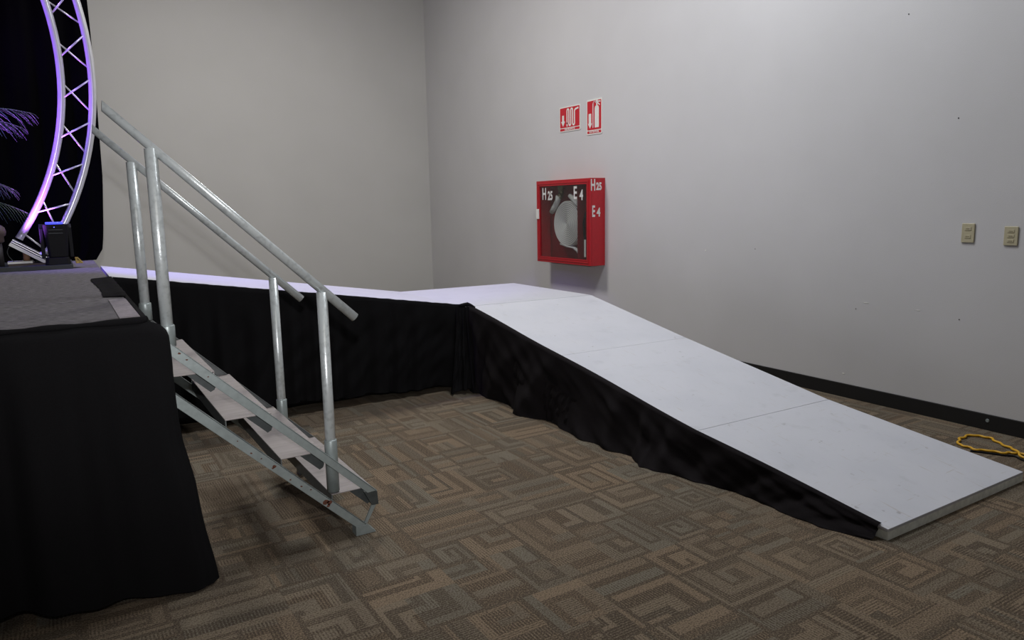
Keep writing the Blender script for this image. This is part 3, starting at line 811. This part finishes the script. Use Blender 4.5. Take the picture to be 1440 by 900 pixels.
vl = empty('hose_valve', (4.93, 6.86, 1.76), 'dull brass hose valve at the top inside the red cabinet', 'valve')
bm = nb(); lathe(bm, [(.03, 0), (.03, .05), (.04, .055), (.04, .075), (.026, .08), (.026, .148)], (4.93, 6.86, 1.62), 'Z', 18); link('body', bm, 'brass', vl, smooth=False)
bm = nb(); lathe(bm, [(.05, 0), (.05, .012), (.012, .016), (.012, .04)], (4.872, 6.80, 1.70), 'X', 18); link('hand_wheel', bm, 'brass', vl)
link('spout', tube(nb(), [(4.93, 6.86, 1.63), (4.92, 6.865, 1.60), (4.905, 6.87, 1.575)], .032, 14), 'brass', vl, smooth=True)
bm = nb(); tube(bm, [(4.90, 6.33, 1.44), (4.90, 6.365, 1.40), (4.90, 6.40, 1.30), (4.90, 6.385, 1.16), (4.90, 6.34, 1.04), (4.90, 6.335, .95)], .013, 10)
ex = empty('fire_extinguisher', (4.93, 6.30, .85), 'red fire extinguisher with black hose in the narrow near side of cabinet', 'fire extinguisher')
link('discharge_hose', bm, 'black_plastic', ex, smooth=True)
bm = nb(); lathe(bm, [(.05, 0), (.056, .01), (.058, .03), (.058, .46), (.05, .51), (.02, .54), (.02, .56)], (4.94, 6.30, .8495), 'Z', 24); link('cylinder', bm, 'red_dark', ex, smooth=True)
bm = nb(); box(bm, 4.91, 4.97, 6.285, 6.315, 1.41, 1.44); box(bm, 4.915, 4.965, 6.24, 6.37, 1.445, 1.455); link('valve_handle', bm, 'black_plastic', ex, bevel=.003)
link('inspection_tag', box(nb(), 4.868, 4.872, 6.325, 6.352, .93, 1.12), 'sign_white', ex)

# signs: u to the right, v up, on the wall plane
class Plane:
    def __init__(s, y0, z0, W, H): s.y0, s.z0, s.W, s.H = y0, z0, W, H
    def p(s, u, v, d): return Vector((XW-d, s.y0-u*s.W, s.z0+v*s.H))
    def poly(s, bm, pts, d, th=.0008): return prism(bm, [s.p(u, v, d) for u, v in pts], (-th, 0, 0))
    def rect(s, bm, u0, v0, u1, v1, d, th=.0008, c=0):
        if not c: return s.poly(bm, [(u0, v0), (u1, v0), (u1, v1), (u0, v1)], d, th)
        cu, cv = c/s.W, c/s.H; pts = []
        for (a, b, q) in ((u1, v0, 3), (u1, v1, 0), (u0, v1, 1), (u0, v0, 2)):
            for k in range(5):
                an = (q+k/4)*math.pi/2; ox = a-cu if a == u1 else a+cu; oy = b-cv if b == v1 else b+cv
                pts.append((ox+cu*math.cos(an), oy+cv*math.sin(an)))
        return s.poly(bm, pts, d, th)
    def stroke(s, bm, pts, w, d, th=.0008):
        P = [Vector((u*s.W, v*s.H)) for u, v in pts]; Lf, Rt = [], []
        for i, p in enumerate(P):
            t = (P[min(i+1, len(P)-1)]-P[max(0, i-1)]).normalized(); n_ = Vector((-t.y, t.x))*w/2
            Lf.append(p+n_); Rt.append(p-n_)
        def q(v, e): return bm.verts.new(s.p(v.x/s.W, v.y/s.H, d+e))
        for i in range(len(P)-1):
            a = [q(v, th) for v in (Lf[i], Lf[i+1], Rt[i+1], Rt[i])]; bm.faces.new(a)
        return bm
def sign(y0, z0, W, H, label, word):
    S = Plane(y0, z0, W, H); rt = empty('wall_sign', (XW, y0-W/2, z0), label, 'sign')
    link('plate', S.rect(nb(), 0, 0, 1, 1, .0015, .004, c=.014), 'sign_white', rt)
    return S, rt
S, rt = sign(6.992, 2.318, .392, .276, 'wide red and white fire hydrant sign with hose pictogram on the wall', 'HIDRANTE')
D = .0057
bm = nb(); S.rect(bm, .03, .165, .965, .955, D, c=.006); S.rect(bm, .03, .04, .965, .135, D, c=.004); link('red_panel', bm, 'sign_red', rt)
bm = nb(); S.rect(bm, .135, .42, .225, .66, D+.001); S.poly(bm, [(.085, .42), (.18, .215), (.275, .42)], D+.001); link('arrow', bm, 'sign_white', rt)
hp = [(.405, .20), (.385, .30), (.38, .78)]
def arc(c, r, v, a0, a1, n=10): return [(c+r*math.cos(math.radians(lerp(a0, a1, k/n))), v+r*S.W/S.H*math.sin(math.radians(lerp(a0, a1, k/n)))) for k in range(n+1)]
hp = [(.375, .20), (.375, .82)]+arc(.42, .045, .82, 180, 0)+arc(.51, .045, .30, 180, 360)+arc(.60, .045, .82, 180, 0)+arc(.69, .045, .30, 180, 360)+[(.735, .72)]+arc(.80, .065, .75, 180, 90)+[(.92, .875)]
bm = nb(); S.stroke(bm, hp, .019, D+.001); S.rect(bm, .345, .30, .405, .36, D+.001); link('hose_pictogram', bm, 'sign_white', rt)
text_mesh('HIDRANTE', .036, 'sign_white', rt, 'lettering', S.p(.50, .088, D+.0018), WX, WYv, sx=1.12, bold=.0008, depth=.0003)
S, rt = sign(6.486, 2.243, .263, .370, 'tall red and white fire extinguisher sign right of the hydrant sign', 'EXTINTOR')
bm = nb(); S.rect(bm, .045, .135, .955, .955, D, c=.006); S.rect(bm, .045, .035, .955, .108, D, c=.004); link('red_panel', bm, 'sign_red', rt)
bm = nb(); S.rect(bm, .14, .32, .31, .60, D+.001); S.poly(bm, [(.09, .32), (.225, .18), (.37, .32)], D+.001); link('arrow', bm, 'sign_white', rt)
bm = nb()
S.poly(bm, [(.54, .19), (.81, .19), (.81, .72), (.79, .775), (.73, .805), (.62, .805), (.56, .775), (.54, .72)], D+.001)
S.rect(bm, .64, .80, .72, .90, D+.001); S.poly(bm, [(.58, .89), (.66, .955), (.72, .955), (.72, .90), (.64, .875)], D+.001)
S.stroke(bm, [(.68, .915), (.92, .905)], .011, D+.0015); S.stroke(bm, [(.70, .90), (.87, .805)], .013, D+.0015)
link('extinguisher_pictogram', bm, 'sign_white', rt)
bm = nb(); S.stroke(bm, [(.455, .19), (.455, .88), (.47, .91), (.50, .925), (.62, .93)], .014, D+.0013); link('hose_line', bm, 'pink', rt)
bm = nb(); S.rect(bm, .40, .19, .425, .86, D+.0012); S.poly(bm, [(.40, .86), (.425, .86), (.48, .915), (.62, .925), (.62, .94), (.46, .935)], D+.0012); link('hose_outline', bm, 'sign_white', rt)
text_mesh('EXTINTOR', .028, 'sign_white', rt, 'lettering', S.p(.50, .072, D+.0018), WX, WYv, sx=1.2, bold=.0007, depth=.0003)

# socket plates
def plate(y0, y1, z0, z1, lab, three):
    rt = empty('socket_plate', (XW, (y0+y1)/2, z0), lab, 'socket', 'cream wall plates')
    link('cover', box(nb(), XW-.009, XW-.0012, y0, y1, z0, z1), 'cream', rt, bevel=.004, seg=3)
    yc = (y0+y1)/2; zc = (z0+z1)/2
    zz = [(.028, .022), (-.022, .022)] if not three else [(.030, .018), (0, .018), (-.030, .018)]
    for dz, h in zz:
        mo = link('socket_insert', box(nb(), XW-.0115, XW-.0092, yc-.019, yc+.019, zc+dz-h/2, zc+dz+h/2), 'cream', rt, bevel=.001)
        bm = nb(); box(bm, XW-.0122, XW-.0116, yc-.011, yc+.011, zc+dz-.003, zc+dz+.002)
        link('slot', bm, 'cream_dark', mo)
plate(2.425, 2.505, 1.208, 1.332, 'cream two slot socket plate, left one of the pair', False)
plate(2.172, 2.252, 1.198, 1.316, 'cream three slot socket plate, right one of the pair near photo edge', True)

# chips and nail marks on the wall
def chip(y, z, w, h, nm, lab, m='sign_white'):
    bm = nb(); rn = random.Random(int(y*1000)); pp = [(XW-.0004, y+math.cos(k/8*6.283)*w*rn.uniform(.6, 1), z+math.sin(k/8*6.283)*h*rn.uniform(.6, 1)) for k in range(8)]
    o = link(nm, prism(bm, pp, (-.0015, 0, 0)), m, bpy.data.objects['wall_right'])
    o['label'] = lab
chip(3.14, .743, .030, .004, 'paint_chip', 'long pale scratch')
chip(2.756, .732, .018, .004, 'paint_chip', 'short pale scratch')
chip(4.729, 1.064, .010, .010, 'paint_chip', 'round pale chip')
chip(3.293, .181, .012, .008, 'paint_chip', 'pale chip above the skirting')
for (y, z) in ((2.955, 2.726), (2.581, 2.006), (4.168, 1.099), (3.22, .69), (2.48, .70)): chip(y, z, .005, .005, 'nail_hole', 'dark nail hole', 'skirting')
link('screw_cap', lathe(nb(), [(.012, 0), (.010, -.004)], (XW-.0125, 2.252, .065), 'X', 12), 'galv', bpy.data.objects['baseboard_right'])

# ------------------------------------------------------------------ cables
def smooth_path(P, n=8):
    out = []; P = [Vector(p) for p in P]
    for i in range(len(P)-1):
        p0, p1, p2, p3 = P[max(i-1, 0)], P[i], P[i+1], P[min(i+2, len(P)-1)]
        for k in range(n):
            t = k/n; out.append(.5*((2*p1)+(-p0+p2)*t+(2*p0-5*p1+4*p2-p3)*t*t+(-p0+3*p1-3*p2+p3)*t**3))
    out.append(P[-1]); return out
cp = [(4.60, 1.40), (4.68, 1.62), (4.70, 1.80), (4.665, 1.90), (4.64, 1.945), (4.595, 1.975), (4.573, 2.04), (4.533, 2.086), (4.545, 2.146), (4.548, 2.188), (4.634, 2.239), (4.699, 2.25), (4.789, 2.245), (4.818, 2.196), (4.826, 2.144), (4.778, 2.082), (4.73, 2.007), (4.673, 1.943), (4.60, 1.87), (4.58, 1.75), (4.50, 1.55), (4.45, 1.35)]
sp_ = smooth_path([(x, y, .0085) for x, y in cp], 10)
for i, p in enumerate(sp_):
    d = (sp_[min(i+1, len(sp_)-1)]-sp_[max(i-1, 0)]).normalized(); p += Vector((-d.y, d.x, 0))*.007*math.sin(i*.55)
for i, p in enumerate(sp_): 
    if i > 150: p.z = .0085+.013*math.exp(-((i-172)/10)**2)
yc = link('extension_cord', tube(nb(), sp_, .0072, 10), 'yellow', smooth=True)
tag(yc, 'yellow extension cord looped on the carpet behind the ramp by the wall', 'cord')
cb2 = smooth_path([(4.49, 2.10, .006), (4.53, 2.03, .006), (4.572, 1.945, .006), (4.60, 1.91, .006), (4.565, 1.85, .006), (4.53, 1.72, .006), (4.43, 1.55, .006), (4.40, 1.35, .006)], 10)
tag(link('black_cable', tube(nb(), cb2, .005, 8), 'black_plastic', smooth=True), 'thin black cable lying on the carpet beside the yellow cord', 'cable')

# ------------------------------------------------------------------ light
def area(name, loc, size, power, color, target=None, sy=None):
    ld_ = bpy.data.lights.new(name, 'AREA'); ld_.energy = power; ld_.color = color; ld_.size = size
    if sy: ld_.shape = 'RECTANGLE'; ld_.size_y = sy
    o = bpy.data.objects.new(name, ld_); COL.objects.link(o); o.location = loc
    d = (Vector(target)-Vector(loc)) if target else Vector((0, 0, -1)); o.rotation_euler = d.to_track_quat('-Z', 'Y').to_euler(); return o
def spot(name, loc, target, power, color, ang, blend=.5, rad=.03):
    ld_ = bpy.data.lights.new(name, 'SPOT'); ld_.energy = power; ld_.color = color; ld_.spot_size = math.radians(ang); ld_.spot_blend = blend; ld_.shadow_soft_size = rad
    o = bpy.data.objects.new(name, ld_); COL.objects.link(o); o.location = loc
    o.rotation_euler = (Vector(target)-Vector(loc)).to_track_quat('-Z', 'Y').to_euler(); return o
area('hall_light', (3.2, 3.6, 5.3), 1.2, 128, (.93, .96, 1.0))
area('hall_light_stage', (1.9, 6.9, 5.3), .8, 150, (1.0, .97, .90))
area('fill_light_behind', (.5, -1.5, 5.3), 2.5, 38, (1.0, .93, .82))  # added fill from behind the camera, no lamp known there
spot('camera_flash', (0.0, -.02, 1.78), (1.9, 6.0, 1.9), 330, (1, .98, 1.0), 85, 1.0, .03)
spot('violet_stage_light', (-2.4, 6.1, 5.0), (.1, 6.5, 2.4), 850, (.30, .16, 1.0), 34, .5, .05)
spot('violet_floor_light', (-1.02, 6.22, 1.25), (-.43, 6.30, 2.07), 260, (.30, .09, 1.0), 46, .5, .03)
spot('blue_floor_light', (-.24, 6.3, 1.18), (.02, 6.5, 2.2), 200, (.42, .12, 1.0), 56, .5, .03)
spot('blue_plant_light', (-.9, 6.2, 3.4), (-.25, 6.5, 2.2), 90, (.08, .1, 1.0), 50, .5, .05)
wd = bpy.data.worlds.new('world'); SC.world = wd; wd.use_nodes = True
bg = wd.node_tree.nodes['Background']; bg.inputs[0].default_value = (.95, .95, 1, 1); bg.inputs[1].default_value = .08

SC.view_settings.view_transform = 'Standard'; SC.view_settings.look = 'None'; SC.view_settings.exposure = 0; SC.view_settings.gamma = 1
